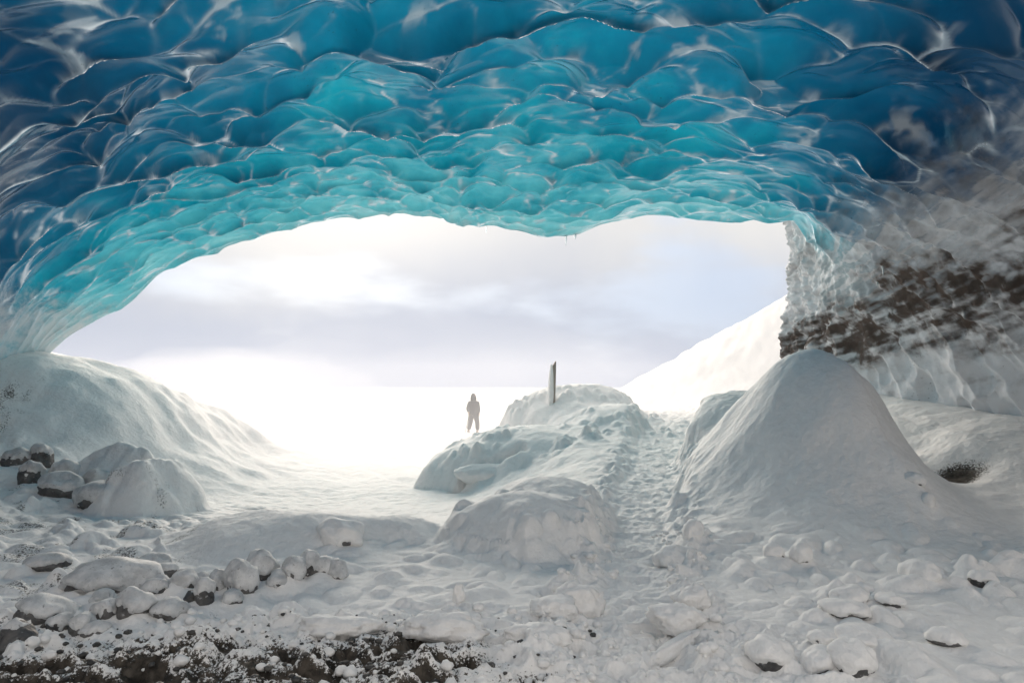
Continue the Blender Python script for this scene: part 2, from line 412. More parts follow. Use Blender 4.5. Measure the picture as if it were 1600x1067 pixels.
def ground(x, y, detail=True):
    """height of the snow at world x, y and the masks that go with it"""
    REG.clear()
    wx = x + 0.25 * fbm(x * 0.6, y * 0.6, 3, 91); wy = y + 0.25 * fbm(x * 0.6, y * 0.6, 3, 95)
    zl = np.interp(y, [-50, 0, 6.6, 8, 9.5, 12, 14, 60, 4000], [0, 0, 0, -.02, -.2, -.56, -.6, -.6, -.6])
    zr = np.interp(y, [-50, 0, 6, 8, 11, 16, 20, 30, 42, 4000], [0, 0, .02, .10, .40, .92, 1.0, .3, -.6, -.6])
    k = ss(-1.6, 1.2, wx - 0.06 * (y - 8))
    z = zl + (zr - zl) * k
    z = z + 0.03 * fbm(x * 0.5, y * 0.5, 4, 3) * ss(60, 20, y)
    # left bank under the arch
    crest = np.interp(wx, [-14, -9.6, -8.5, -7.5, -6.85, -6.3, -5.6, -4.7, -3.3, 30], [3.3, 2.35, 2.15, 1.72, 1.12, .52, .08, -.3, -.62, -.9])
    g = np.where(y < 13, np.exp(-((13 - wy) / 3.0) ** 2), np.exp(-((wy - 13) / 7.0) ** 2))
    lb = -0.6 + (crest + 0.6) * g
    z = smax(z, lb, 0.5)
    # floor climbing to the left wall and to the right wall
    z = smax(z, np.interp(-wx, [0, 4, 6, 8, 10], [-3, -1.2, -.05, .45, 1.0]) * 1.0 * ss(2, 6, y) - 3 * ss(6, 2, y) - 3 * ss(14, 20, y), 0.35)
    z = z + 0.75 * ss(4.6, 7.4, wx) * ss(6.2, 10.6, wy) * ss(24, 15, y)
    # mounds: (x, y, rx, ry, top z above the floor, p, rot)
    def add(name, cx, cy_, rx, ry, top, p=0.8, rot=0.0, kk=0.12, base=None, flat=None):
        nonlocal z
        b, d2 = bump(wx, wy, cx, cy_, rx, ry, 1.0, p, rot)
        zb = base
        m = zb + (top - zb) * b
        m = np.where(d2 < 1.0, m, zb - (np.sqrt(d2) - 1) * 2.0)
        z = smax(z, m, kk)
        REG[name] = np.minimum(REG.get(name, 9.0), d2) if name in REG else d2
    add('back', 0.55, 14.3, 2.5, 1.9, 0.80, 0.42, 0.25, 0.25, -0.75)
    add('back', 1.75, 17.8, 2.1, 2.0, 1.66, 0.7, 0.0, 0.4, 0.2)
    add('back', 2.5, 15.6, 1.5, 2.4, 1.18, 0.6, 0.0, 0.3, 0.2)
    add('mid', 0.15, 7.25, 1.22, 1.0, 0.50, 0.62, -0.12, 0.10, -0.12)
    add('mid', 0.45, 8.2, 0.9, 0.9, 0.52, 0.7, 0.0, 0.15, -0.1)
    add('front', -2.35, 7.25, 1.45, 0.95, 0.30, 1.1, 0.10, 0.14, -0.06)
    add('front', -1.45, 7.3, 0.6, 0.6, 0.25, 0.9, 0.0, 0.10, -0.06)
    # the tall cone and its shoulder
    cx, cy_ = 4.12, 9.3
    ex, ey = 0.75 * x + 0.25 * wx - cx, 0.75 * y + 0.25 * wy - cy_
    sy = np.where(ey < 0, 1.6, 1.5)
    sx = np.where(ex < 0, 1.22, 0.92)
    cone = np.exp(-np.sqrt((ex / sx) ** 2 + (ey / sy) ** 2 + 0.03) ** 2.35 * 0.95)
    rib = np.cos(np.arctan2(ey, ex) * 5.0 + 0.6) * ss(0.3, 0.9, np.hypot(ex, ey)) * ss(2.6, 1.2, np.hypot(ex, ey)) * (ex < 0.2)
    z = z + 1.90 * cone + 0.035 * rib * cone ** 0.5 + 0.10 * cone ** 0.5 * ss(1.0, 0.6, cone) * fbm(x * 1.1, y * 1.1, 3, 47)
    REG['cone'] = (ex / (sx * 1.55)) ** 2 + (ey / (sy * 1.5)) ** 2
    add('cone', 3.8, 11.6, 1.35, 1.9, 1.52, 0.9, 0.1, 0.45, 0.25)
    add('drift', -5.0, 9.7, 0.60, 0.60, 0.54, 1.0, 0.0, 0.2, 0.0)
    add('drift', -5.9, 10.3, 0.9, 0.5, 0.66, 1.3, 0.0, 0.3, 0.0)
    # snow hill outside on the right
    hill = (wx * 1.0 - 4.4 - 0.02 * (y - 38)) * 0.56
    hill = np.clip(hill, -2, 13) * np.exp(-((y - 40) / 13.0) ** 2) + 1.0 * np.exp(-((y - 40) / 13.0) ** 2)
    z = smax(z, hill - 0.7, 0.8)
    REG['hill'] = np.where((y > 24) & (y < 80) & (hill - 0.7 > z - 0.3) & (x > 3), 0.0, 9.0)
    for bx_, by_, bw_, bh_ in BED:
        z = z + 0.26 * bh_ * np.exp(-(((x - bx_) / (0.75 * bw_)) ** 2 + ((y - by_ - 0.35 * bw_) / (0.75 * bw_)) ** 2) ** 1.0)
    # added snow slope rising unseen behind the camera, bounces sunlight in as fill
    z = z + np.clip(-5.0 - y, 0, 34) * 0.60 * ss(-5, -9, y)
    # path
    pd, side = path_dist(x + 0.12 * fbm(x * 1.3, y * 1.3, 4, 41), y)
    pw = np.interp(y, [0, 4, 6, 11, 16, 25], [0.48, 0.36, 0.33, 0.48, 0.65, 0.9])
    inpath = ss(1.55, 0.65, pd / pw + 0.2 * fbm(x * 4, y * 4, 3, 44)) * ss(24, 18, y)
    zp = np.interp(y, [0, 3.4, 6, 8, 11, 16, 20, 30], [-.02, -.02, -.03, .02, .30, .80, .85, .2])
    z = z + (zp - z) * inpath
    REG['path'] = pd / pw
    # where the floor is trampled / gravel
    shore = -0.15 * (x + 4) + 0.25 * fbm(x * 0.9, y * 0.9, 3, 61)
    gravel = ss(5.15, 4.05, y - 0.35 * np.minimum(x + 2.2, 0) + 0.30 * fbm(x * 1.1, y * 1.1, 3, 61)) * ss(1.0, -0.8, x + 0.6 * fbm(x, y, 2, 66))
    berm = np.exp(-((pd / pw - 1.45) / 0.42) ** 2) * ss(9.5, 7.0, y)
    churn = np.clip(ss(5.2, 4.3, y + 0.3 * fbm(x, y, 3, 71)) * ss(2.6, 1.0, x) * ss(-6, -3.5, x) + berm * 0.9 + inpath * 0.25, 0, 1)
    REG['gravel'] = gravel
    dirt = np.zeros_like(x)
    if detail:
        # snow-covered cobbles
        left = ss(-2.2, -3.4, x) * ss(12, 8.5, y)
        midz = ss(-3.5, -1.6, x) * ss(1.4, 0.6, x) * ss(8.0, 6.6, y)
        right = ss(1.5, 2.0, x) * ss(8.2, 5.6, y + 0.2 * fbm(x, y, 2, 33))
        cob = np.clip(left * 1.0 + midz * 0.7 + right, 0, 1) * (1 - inpath) * (1 - np.clip(REG['mid'] < 0.75, 0, 1) * 0.8) * (1 - (REG['front'] < 0.8) * 0.9)
        pres = ss(-0.25, 0.35, fbm(x * 0.8, y * 0.8, 3, 55))
        z = z + cob * (0.85 * 0.42 * domes(wx, wy, 0.42, 11, p_keep=0.55) * pres + 0.65 * 0.22 * domes(wx, wy, 0.22, 21, p_keep=0.6) + 0.32 * 0.11 * domes(wx, wy, 0.11, 27, p_keep=0.4))
        soft = (1 - cob) * ss(24, 12, y)
        z = z + soft * 0.016 * fbm(x * 3.1, y * 3.1, 5, 81) + ss(11, 15, y) * ss(90, 40, y) * 0.05 * fbm(x * 0.7 + 0.2 * y, y * 0.35, 4, 83)
        # churned, lumpy snow
        bl = billow(x * 2.7 + 0.2 * fbm(x * 5, y * 5, 2, 5), y * 5.2, 5, 101, 0.42)
        z = z + churn * (0.060 * (bl - 0.9) + 0.45 * 0.13 * domes(x, y, 0.13, 31, p_keep=0.6) + 0.4 * 0.06 * domes(x, y, 0.06, 37, p_keep=0.7))
        # blocky edge of the trench and crumbled faces of the mounds
        edge = np.exp(-((pd / pw - 1.25) / 0.35) ** 2) * ss(16, 9, y) * ss(3, 4.5, y)
        z = z + edge * (0.07 * domes(x, y, 0.30, 43, p_keep=0.8) / 0.5 + 0.05 * domes(x, y, 0.15, 47) / 0.5)
        crumb = np.exp(-((REG['mid'] - 0.55) / 0.35) ** 2) * ss(-0.2, 0.4, fbm(x * 1.7, y * 1.7, 2, 18)) + np.exp(-((REG['back'] - 0.5) / 0.5) ** 2) * 1.4 * ss(-0.1, 0.4, fbm(x * .9, y * .9, 3, 19))
        z = z + crumb * 0.10 * (domes(x, y, 0.22, 51, p_keep=0.7) + domes(x, y, 0.42, 53, p_keep=0.5)) / 0.5
        z = z + inpath * (0.015 * fbm(x * 9, y * 9, 3, 85) - 0.22 * 0.30 * domes(x * 1.3, y * 0.8, 0.30, 86, p_keep=0.8))
        ck = 12.95 + 0.12 * np.sin(x * 4.1) - 0.5 * (x + 0.4) ** 2 + 0.08 * fbm(x * 3, y * 3, 2, 89)
        z = z - 0.40 * np.exp(-((y - ck) / 0.09) ** 2) * ss(-1.25, -0.9, x) * ss(0.35, 0.05, x)
        dm = np.clip(1.3 - REG['drift'], 0, 1)
        z = z + dm * 0.07 * fbm(x * 1.8, y * 1.8, 4, 58)
        z = z - 0.10 * domes(x, y, 0.42, 60, rmin=0.2, rmax=0.34, p_keep=0.22) * (REG['cone'] < 1.3) * (1 - inpath)
        # wind ripples on the cone
        z = z + 0.010 * (REG['cone'] < 1.0) * perlin(x * 6 + 0.6 * y, y * 22 + z * 9, 87)
        dirt = gravel * (0.84 - 0.62 * (bl - 0.75)) - 0.35 * (1 - gravel)
        hollow = np.exp(-(((x - 5.95) / 0.55) ** 2 + ((y - 9.25) / 0.35) ** 2))
        z = z - 0.16 * hollow
        dirt = np.maximum(dirt, 1.15 * hollow - 0.25)
        wallfoot = ss(-7.3, -8.3, x) * ss(14, 11, y)
        dirt = np.maximum(dirt, wallfoot * (0.30 + 0.35 * fbm(x * 3, y * 3, 3, 64)))
        dirt = np.maximum(dirt, left * 0.46 * ss(0.05, 0.5, fbm(x * 2.3, y * 2.3, 3, 63)))
    return z, dirt
def gz(x, y):
    return float(ground(np.array([x], dtype=float), np.array([y], dtype=float))[0][0])

rr = [0.05, 0.4, 0.9, 1.4, 1.8, 2.2, 2.5]
r_ = 2.75
while r_ < 20: rr.append(r_); r_ *= 1.0037
while r_ < 900: rr.append(r_); r_ *= 1.022
rr = np.array(rr)
az = np.concatenate([np.linspace(R(-41), R(41), 900), np.linspace(R(41), R(319), 90)[1:-1]])
RR, AA = np.meshgrid(rr, az, indexing='ij')
GX, GY = RR * np.sin(AA), RR * np.cos(AA)
GZ, GD = ground(GX.ravel(), GY.ravel())
regs = {k: np.broadcast_to(v, GZ.shape).copy() for k, v in REG.items()}
GV = np.stack([GX.ravel(), GY.ravel(), GZ], -1)
P3 = GV.reshape(len(rr), len(az), 3)
gq = grid_quads(len(rr), len(az), wrap=True)[:, ::-1]
qc = gq[:, 0]
rid = np.zeros(len(gq), int)
mx = GV[gq].mean(1)
def reg(name): return regs[name][gq].mean(1)
rid[reg('hill') < 1] = 7
rid[(reg('back') < 0.98)] = 3
rid[(reg('cone') < 0.98) & (mx[:, 1] > 6.9)] = 1
rid[(reg('mid') < 0.98)] = 2
rid[(reg('front') < 0.98)] = 4
rid[(mx[:, 0] < -3.0) & (mx[:, 1] > 9.9) & (mx[:, 1] < 20) & (mx[:, 2] > -0.5)] = 5
rid[(reg('drift') < 0.98)] = 6
rid[(reg('path') < 1.15) & (mx[:, 1] > 3.0) & (mx[:, 1] < 22)] = 8
rid[(reg('gravel') > 0.35) & (rid == 0)] = 9
# plain names and labels for each piece of ground
spec = {0: ('snow_ground', None, None), 1: ('snow_mound', 'tall smooth cone of snow to the right of the trodden path', 'snow mound'),
        2: ('snow_mound', 'low rounded snow mound with shaded bluish face just left of the path', 'snow mound'),
        3: ('snow_mound', 'high lumpy snow bank carrying the leaning wooden post', 'snow mound'),
        4: ('snow_mound', 'smooth low snow mound behind the row of snowy boulders', 'snow mound'),
        5: ('snow_mound', 'long snow bank sloping down from the left foot of the ice arch', 'snow mound'),
        6: ('snow_mound', 'small snow heap over the boulders at the foot of the left ice wall', 'snow mound'),
        7: ('snow_hill', None, None), 8: ('snow_path', None, None), 9: ('gravel_ground', None, None)}
# one set of smooth normals for the whole sheet keeps the joins between its pieces invisible
e1 = np.empty_like(P3); e1[1:-1] = P3[2:] - P3[:-2]; e1[0] = P3[1] - P3[0]; e1[-1] = P3[-1] - P3[-2]
e2 = np.roll(P3, -1, 1) - np.roll(P3, 1, 1)
GN = np.cross(e2, e1).reshape(-1, 3); GN /= np.linalg.norm(GN, axis=1)[:, None] + 1e-12
GN[GN[:, 2] < 0] *= -1
_qn = np.cross(GV[gq[:, 1]] - GV[gq[:, 0]], GV[gq[:, 3]] - GV[gq[:, 0]])
if np.mean(_qn[:, 2] > 0) < 0.5: gq = gq[:, ::-1]
def set_normals(me, nrm):
    me.normals_split_custom_set_from_vertices(nrm)
for k, (nm, lab, cat) in spec.items():
    mk = rid == k
    if not mk.any(): continue
    q = gq[mk]; used = np.unique(q)
    me = sub_mesh(nm, GV, gq, mk, None, {'dirt': GD})
    set_normals(me, GN[used])
    o = link(nm, me, M_SNOW)
    if cat: tag(o, lab, cat, 'snow mounds')
    else: tag(o, kind='structure')

# ------------------------------------------------------------------ the ice cave
LIP = np.array([  # x, y, z of the lip of the roof, left foot to right foot
 (-10.2,13.0,-0.8),(-10.0,13.2,0.6),(-9.75,13.4,1.55),(-9.35,13.5,2.05),(-8.9,13.6,2.55),(-8.35,13.7,2.93),(-7.8,13.9,3.35),(-7.25,14.0,3.95),(-6.6,14.1,4.28),(-6.0,14.2,4.50),
 (-5.35,14.3,4.74),(-4.7,14.4,5.00),(-4.05,14.5,5.16),(-3.4,14.6,5.26),(-2.7,14.7,5.34),(-2.3,14.7,5.37),(-1.65,14.8,5.33),(-1.1,14.8,5.17),(-0.4,14.8,5.11),
 (0.0,14.9,5.00),(0.85,15.0,4.92),(1.45,15.0,4.92),(1.98,15.2,5.22),(2.6,15.4,5.48),(3.65,15.7,5.54),(4.9,16.0,5.54),(5.95,16.3,5.64),(6.75,16.6,5.80),
 (6.95,16.9,5.3),(6.98,17.1,4.6),(6.95,17.2,3.9),(6.85,17.2,3.1),(6.7,17.1,2.3),(6.6,17.0,1.4),(6.6,17.0,0.2),(6.6,17.0,-1.0)])
def ang(P, xc, zf, a, b):
    return np.arctan2((P[:, 2] - zf) / b, -(P[:, 0] - xc) / a) / np.pi
la = ang(LIP, -1.4, -0.6, 8.6, 6.2); la = np.unwrap(la * 2 * np.pi) / (2 * np.pi)
order = np.argsort(la); la = la[order]; LIPs = LIP[order]
la = (la - la[0]) / (la[-1] - la[0])
NU = 820
uu = np.linspace(0, 1, NU)
def smooth1(a, n=6):
    k = np.hanning(n * 2 + 1); k /= k.sum()
    return np.convolve(np.pad(a, n, mode='edge'), k, mode='valid')
def lipc(u):
    return np.stack([smooth1(np.interp(u, la, LIPs[:, i]), 7) for i in range(3)], -1)
def sect(y, xl, xr, zf, zt, px=1.0, pz=0.8):
    th = np.pi * uu
    c, s = np.cos(th), np.sin(th)
    x = (xl + xr) / 2 - (xr - xl) / 2 * np.sign(c) * np.abs(c) ** px
    z = zf + (zt - zf) * np.abs(s) ** pz
    return np.stack([x, np.full(NU, y), z], -1)
ST = [lipc(uu), sect(11.6, -9.3, 7.9, -0.8, 5.95, 0.8, 0.75), sect(8.0, -8.2, 8.3, -0.8, 6.15, 0.85, 0.8), sect(4.0, -7.6, 7.8, -0.8, 5.9), sect(2.4, -7.7, 7.9, -0.8, 5.85)]  # last section: roof left open behind the camera, added to admit fill light
kv = np.array([0, 1.0, 2.0, 3.05, 3.5])
vv = np.concatenate([np.linspace(0, 1.0, 260)[:-1], np.linspace(1.0, 2.6, 320)[:-1], np.linspace(2.6, 3.5, 40)])
STA = np.stack(ST)                                   # station, u, xyz
def spline(v):
    i = np.clip(np.searchsorted(kv, v, side='right') - 1, 0, len(kv) - 2)
    t = (v - kv[i]) / (kv[i + 1] - kv[i])
    def tan(j):
        jm, jp = np.maximum(j - 1, 0), np.minimum(j + 1, len(kv) - 1)
        return (STA[jp] - STA[jm]) / (kv[jp] - kv[jm])[:, None, None]
    h = (kv[i + 1] - kv[i])[:, None, None]; t = t[:, None, None]
    t2, t3 = t * t, t ** 3
    return (2*t3-3*t2+1)*STA[i] + (t3-2*t2+t)*h*tan(i) + (-2*t3+3*t2)*STA[i+1] + (t3-t2)*h*tan(i+1)
C0 = spline(vv)                                      # v, u, xyz
# outer face of the glacier front above the lip
lip0 = C0[0]
front = []
cen = np.array([-1.4, 0, 0.0])
outd = lip0 - cen; outd[:, 1] = 0; outd /= np.linalg.norm(outd, axis=1)[:, None]
for up, fw in ((3.2, -0.9), (2.2, -0.3), (1.3, 0.05), (0.7, 0.16), (0.4, 0.18), (0.2, 0.15), (0.08, 0.08)):
    front.append(lip0 + outd * up + np.array([0, fw, 0]))
C0 = np.concatenate([np.stack(front), C0]); NF = len(front)
NV = len(C0)
du = np.gradient(C0, axis=1); dv = np.gradient(C0, axis=0)
N0 = np.cross(du, dv); N0 /= np.linalg.norm(N0, axis=2)[..., None] + 1e-9
inside = np.array([0, 4.0, 1.5])
N0 *= 1.0 if np.mean(np.sum(N0[NF:] * (C0[NF:] - inside), axis=2) > 0) > 0.5 else -1.0          # pointing out of the cave, into the ice
# arc-length coordinates on the roof
su = np.cumsum(np.linalg.norm(np.diff(C0[NF + 250], axis=0, prepend=C0[NF + 250][:1]), axis=1)); su -= su[NU // 2]
tv = np.cumsum(np.linalg.norm(np.diff(C0[:, NU // 2], axis=0, prepend=C0[:1, NU // 2]), axis=1)); tv -= tv[NF]
size_t = np.interp(tv, [-4, 0, 2.2, 4.5, 8, 12], [0.36, 0.38, 0.46, 0.64, 0.84, 1.0])
qt = np.concatenate([[0], np.cumsum(np.diff(tv) / (0.5 * (size_t[1:] + size_t[:-1])))])
SZ = np.broadcast_to(size_t[:, None], (NV, NU))
S = (su[None, :] / SZ); T = np.broadcast_to(qt[:, None], (NV, NU))
def scallop(s, t, seed, soft, asp=0.54):
    s = s * asp
    wsx = s + 0.30 * fbm(s * 0.8, t * 0.8, 2, seed + 3); wt = t + 0.30 * fbm(s * 0.8, t * 0.8, 2, seed + 9)
    xi, yi = np.floor(wsx), np.floor(wt)
    acc = np.zeros_like(s); v1 = np.full_like(s, -9.0); v2 = np.full_like(s, -9.0)
    for dx in (-2, -1, 0, 1, 2):
        for dy in (-2, -1, 0, 1, 2):
            a, b = xi + dx, yi + dy
            cx = a + rnd(a, b, seed); c2 = b + rnd(a, b, seed + 1)
            w = 0.55 * rnd(a, b, seed + 2) ** 2
            el = 0.75 + 0.6 * rnd(a, b, seed + 4); an = (rnd(a, b, seed + 5) - 0.5) * 1.4
            ex, ey = wsx - cx, wt - c2
            ca, sa = np.cos(an), np.sin(an)
            d2 = ((ca * ex + sa * ey) * el) ** 2 + ((-sa * ex + ca * ey) / el) ** 2
            q = w - d2
            acc += np.exp(q * soft)
            v2 = np.maximum(v2, np.minimum(v1, q)); v1 = np.maximum(v1, q)
    return np.log(acc) / soft, v1 - v2                         # high in the hollow, low along the ridges
base1, gap1 = scallop(S, T, 201, 40.0)
base2, gap2 = scallop(S * 2.1 + 3.3, T * 2.1 + 1.7, 231, 20.0)
f1 = np.clip(base1, -0.42, 0.6); f1 = -np.logaddexp(0, -(f1 - 0.06) * 7.0) / 7.0 + 0.12; f2 = np.clip(base2, -0.9, 0.6)
big = fbm(S * 0.33, T * 0.33, 3, 260)
mod = ss(-0.1, 0.5, fbm(S * 0.5 + 7, T * 0.5, 2, 270))
X0, Y0, Z0 = C0[..., 0], C0[..., 1], C0[..., 2]
disp = SZ * (1.05 * f1 + 0.22 * f2 * (0.30 + 0.70 * mod)) + 0.22 * big * SZ
edge = np.ones((NV, 1)); edge[:NF, 0] = np.linspace(0.2, 0.9, NF)
disp = disp * edge * np.interp(tv, [0, 0.9], [0.5, 1.0])[:, None] * (1 - 0.35 * ss(-5.5, -8.0, X0))
# the right wall and the left foot are rougher and less hollowed
rw = ss(4.6, 6.6, X0) * ss(5.0, 3.6, Z0) * ss(1.0, 5.0, Y0)
lw = ss(-7.2, -8.8, X0) * ss(3.4, 2.2, Z0)
disp = disp * (1 - 0.35 * np.maximum(rw, lw)) + rw * (0.05 * fbm(Y0 * 1.6, Z0 * 2.2, 4, 281, 0.45) + 0.75 * 0.5 * domes(Y0, Z0 * 0.7, 0.5, 283, p_keep=0.85) * ss(3.2, 2.4, Z0) - 0.10 * domes(Y0 + Z0, Z0 * 1.6 - X0, 0.3, 285, p_keep=0.8) * ss(2.2, 3.0, Z0))
disp = disp + 0.16 * ss(6.0, 6.6, X0) * ss(13.5, 16, Y0) * fbm(Z0 * 2.3, Y0 * 1.6, 5, 287, 0.6)
C1 = C0 + N0 * disp[..., None]
TV = dv / (np.linalg.norm(dv, axis=2)[..., None] + 1e-9)
C1 = C1 + TV * (0.17 * SZ * (f1 - 0.1) * (np.arange(NV)[:, None] >= NF) * (1 - np.maximum(rw, lw)))[..., None]
# ice thickness overhead, frost and sediment (properties of the ice), then painted ridge glints
D0 = np.hypot((X0 + 0.3) / 7.5, 0)
thick = np.interp(tv, [-4, 0, 1.0, 3.2, 6.0, 9.0, 13], [0.0, 0.05, 0.18, 0.40, 0.60, 0.79, 0.97])[:, None] * np.ones((1, NU))
thick = thick + 0.50 * ss(2.6, 6.5, X0) * ss(14.0, 8.0, Y0) + 0.48 * ss(-3.0, -6.8, X0) * ss(13.0, 7.5, Y0)
thick = thick + 0.06 * fbm(S * 0.7, T * 0.7, 3, 290) - 0.10 * f1
thick = np.where(Y0 < 2.5, np.maximum(thick, 0.7 + 0.3 * ss(2.5, -1, Y0)), thick)
band = Z0 - (3.05 + 0.10 * (11 - Y0)) + 0.35 * fbm(Y0 * 0.55, Z0 * 1.1, 3, 301)
wn_ = fbm(Y0 * 1.0 + X0 + 0.5 * fbm(Y0, Z0, 3, 308), Z0 * 5.0 + 0.8 * Y0, 6, 307, 0.6)
sed = ss(4.8, 6.4, X0) * np.exp(-(band / 0.85) ** 2) * (0.90 + 0.55 * wn_ + 0.35 * fbm(Y0 * 5, Z0 * 7, 4, 309))
sed = np.maximum(sed, 0.20 * ss(4.6, 5.6, X0) * ss(5.6, 4.6, Z0) * (1 + wn_))
sed = np.maximum(sed, 0.45 * ss(3.8, 6.0, X0) * np.exp(-((Z0 - 4.5 + 0.4 * fbm(Y0 * .8, Z0, 3, 305)) / 0.5) ** 2))
sed = np.maximum(sed, lw * ss(2.6, 1.2, Z0) * 0.62)
sed = np.maximum(sed, 0.25 * ss(0.25, 0.6, fbm(S * 0.9, T * 1.4, 4, 311)) * ss(1.6, 0.6, tv)[:, None])
frost = 1.15 * ss(5.2, 6.2, X0) * ss(3.6, 2.6, Z0) + 1.1 * ss(13.6, 15.4, Y0) * ss(5.9, 6.5, X0) * ss(6.4, 5.6, Z0)
frost = np.maximum(frost, (0.66 + 0.6 * wn_) * ss(4.6, 6.0, X0) * ss(5.2, 3.9, Z0))
frost = np.maximum(frost, 0.70 * ss(-5.5, -8.6, X0) * ss(4.6, 2.6, Z0))
frost = np.maximum(frost, 0.52 * np.interp(tv, [-1, 0, 1.8], [1, 1, 0])[:, None] + 0 * X0)
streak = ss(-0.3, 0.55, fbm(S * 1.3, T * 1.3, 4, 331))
ridge_glint = np.exp(-(gap1 / 0.045) ** 2) * (0.10 + 0.9 * streak)  # highlights painted along the ridges, standing for reflections of the mouth
glint_patch = 0.85 * ss(-0.25, 0.5, fbm(S * 1.9 + 11, T * 1.9, 4, 337)) * ss(0.40, 0.85, streak)
ridge_glint = ridge_glint + glint_patch * np.exp(-(gap1 / 0.24) ** 2)
ridge_glint = np.clip(ridge_glint + 0.6 * np.exp(-(gap2 / 0.08) ** 2) * (0.1 + 0.9 * mod) * streak ** 2, 0, 1)
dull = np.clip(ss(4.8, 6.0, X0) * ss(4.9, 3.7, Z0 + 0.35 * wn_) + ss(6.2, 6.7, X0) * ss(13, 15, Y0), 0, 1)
ridge_glint = ridge_glint * (1 - 0.8 * dull)
grit = ss(0.1, 0.45, fbm(S * 0.8, T * 0.8, 4, 341)) + 0 * X0
thick = thick + 0.10 * fbm(S * 0.45, T * 0.45, 4, 345)
CV = C1.reshape(-1, 3)
cq = grid_quads(NV, NU)
du = np.gradient(C1, axis=1); dv = np.gradient(C1, axis=0)
CN = np.cross(du, dv); CN /= np.linalg.norm(CN, axis=2)[..., None] + 1e-9
CN *= -1.0 if np.mean(np.sum(CN * N0, axis=2) > 0) > 0.5 else 1.0; CN = CN.reshape(-1, 3)
qn = np.cross(CV[cq[:, 1]] - CV[cq[:, 0]], CV[cq[:, 3]] - CV[cq[:, 0]])
if np.mean(np.sum(qn * CN[cq[:, 0]], 1) > 0) < 0.5: cq = cq[:, ::-1]
CX = CV[cq].mean(1)
wid = np.zeros(len(cq), int)
wid[(rw.ravel()[cq].mean(1) > 0.35)] = 1
wid[(lw.ravel()[cq].mean(1) > 0.35)] = 2
for k, nm in ((0, 'cave_ceiling'), (1, 'cave_wall'), (2, 'cave_wall')):
    mk = wid == k
    if not mk.any(): continue
    used = np.unique(cq[mk])
    me = sub_mesh(nm, CV, cq, mk, None, {'thick': thick.ravel(), 'frost': frost.ravel(), 'sediment': sed.ravel(), 'ridge_glint': ridge_glint.ravel(), 'dull': dull.ravel(), 'grit': grit.ravel()})
    set_normals(me, CN[used])
    tag(link(nm, me, M_ICE), kind='structure')

# ------------------------------------------------------------------ boulders with snow on them
def boulder(x, y, w, h, cover, seed, label, group, name='boulder', bury=0.20, rot=None):
    rs = random.Random(seed)
    t = empty(name, (x, y + w * 0.35, min(gz(x, y), gz(x, y + w * 0.35)) + h * (0.5 - bury - 0.18) + 0.005), rs.uniform(0, 6.28) if rot is None else rot)
    tag(t, label, 'boulder', group)
    off = Vector((rs.uniform(-50, 50), rs.uniform(-50, 50), rs.uniform(-50, 50)))
    base = bmesh.new(); bmesh.ops.create_icosphere(base, subdivisions=4 if w * 600 / max(y, 1) > 18 else 3, radius=1.0)
    rx, ry, rz = w * 0.5, w * 0.5 * rs.uniform(0.75, 1.0), h * 0.62
    cap = base.copy()
    def shape(n, amp):
        k = 1 + amp * (0.30 * mnoise.noise(n * 0.9 + off) + 0.18 * mnoise.noise(n * 2.1 + off))
        return k
    for v in base.verts:
        n = v.co.normalized()
        k = shape(n, 1.0) * (1 + 0.05 * mnoise.noise(n * 5 + off) + 0.02 * mnoise.noise(n * 11 + off))
        v.co = Vector((n.x * rx * k, n.y * ry * k, n.z * rz * k)) * 0.96
    th = 1.0 - 1.75 * cover
    sa_ = rs.uniform(3.6, 5.8); bare = Vector((math.cos(sa_ - t.rotation_euler.z), math.sin(sa_ - t.rotation_euler.z), 0))
    for v in cap.verts:
        n = v.co.normalized()
        k = shape(n, 0.85)
        e = n.z - th - 0.28 * n.dot(bare) + 0.50 * mnoise.noise(n * 1.7 + off * 1.3) + 0.28 * mnoise.noise(n * 4.5 + off)
        q = max(0.0, min(1.0, (e + 0.16) / 0.42)); q = q * q * (3 - 2 * q)
        d = -0.10 + 0.20 * q + 0.05 * max(n.z, 0) * q
        d += 0.02 * mnoise.noise(n * 7 + off) * q
        k = k * (1 + d)
        v.co = Vector((n.x * rx * k, n.y * ry * k, n.z * rz * k))
    from_bm('rock', base, M_ROCK, t); from_bm('snow_cap', cap, M_SHADE_CAP if group in (G1, G2) else M_CAP, t)
    return t
for i, (x, y, w, h, c, g, lab) in enumerate(BOULDERS):
    boulder(x, y, w, h, c - (0.07 if g == G2 else 0.0), 100 + i, lab, g)

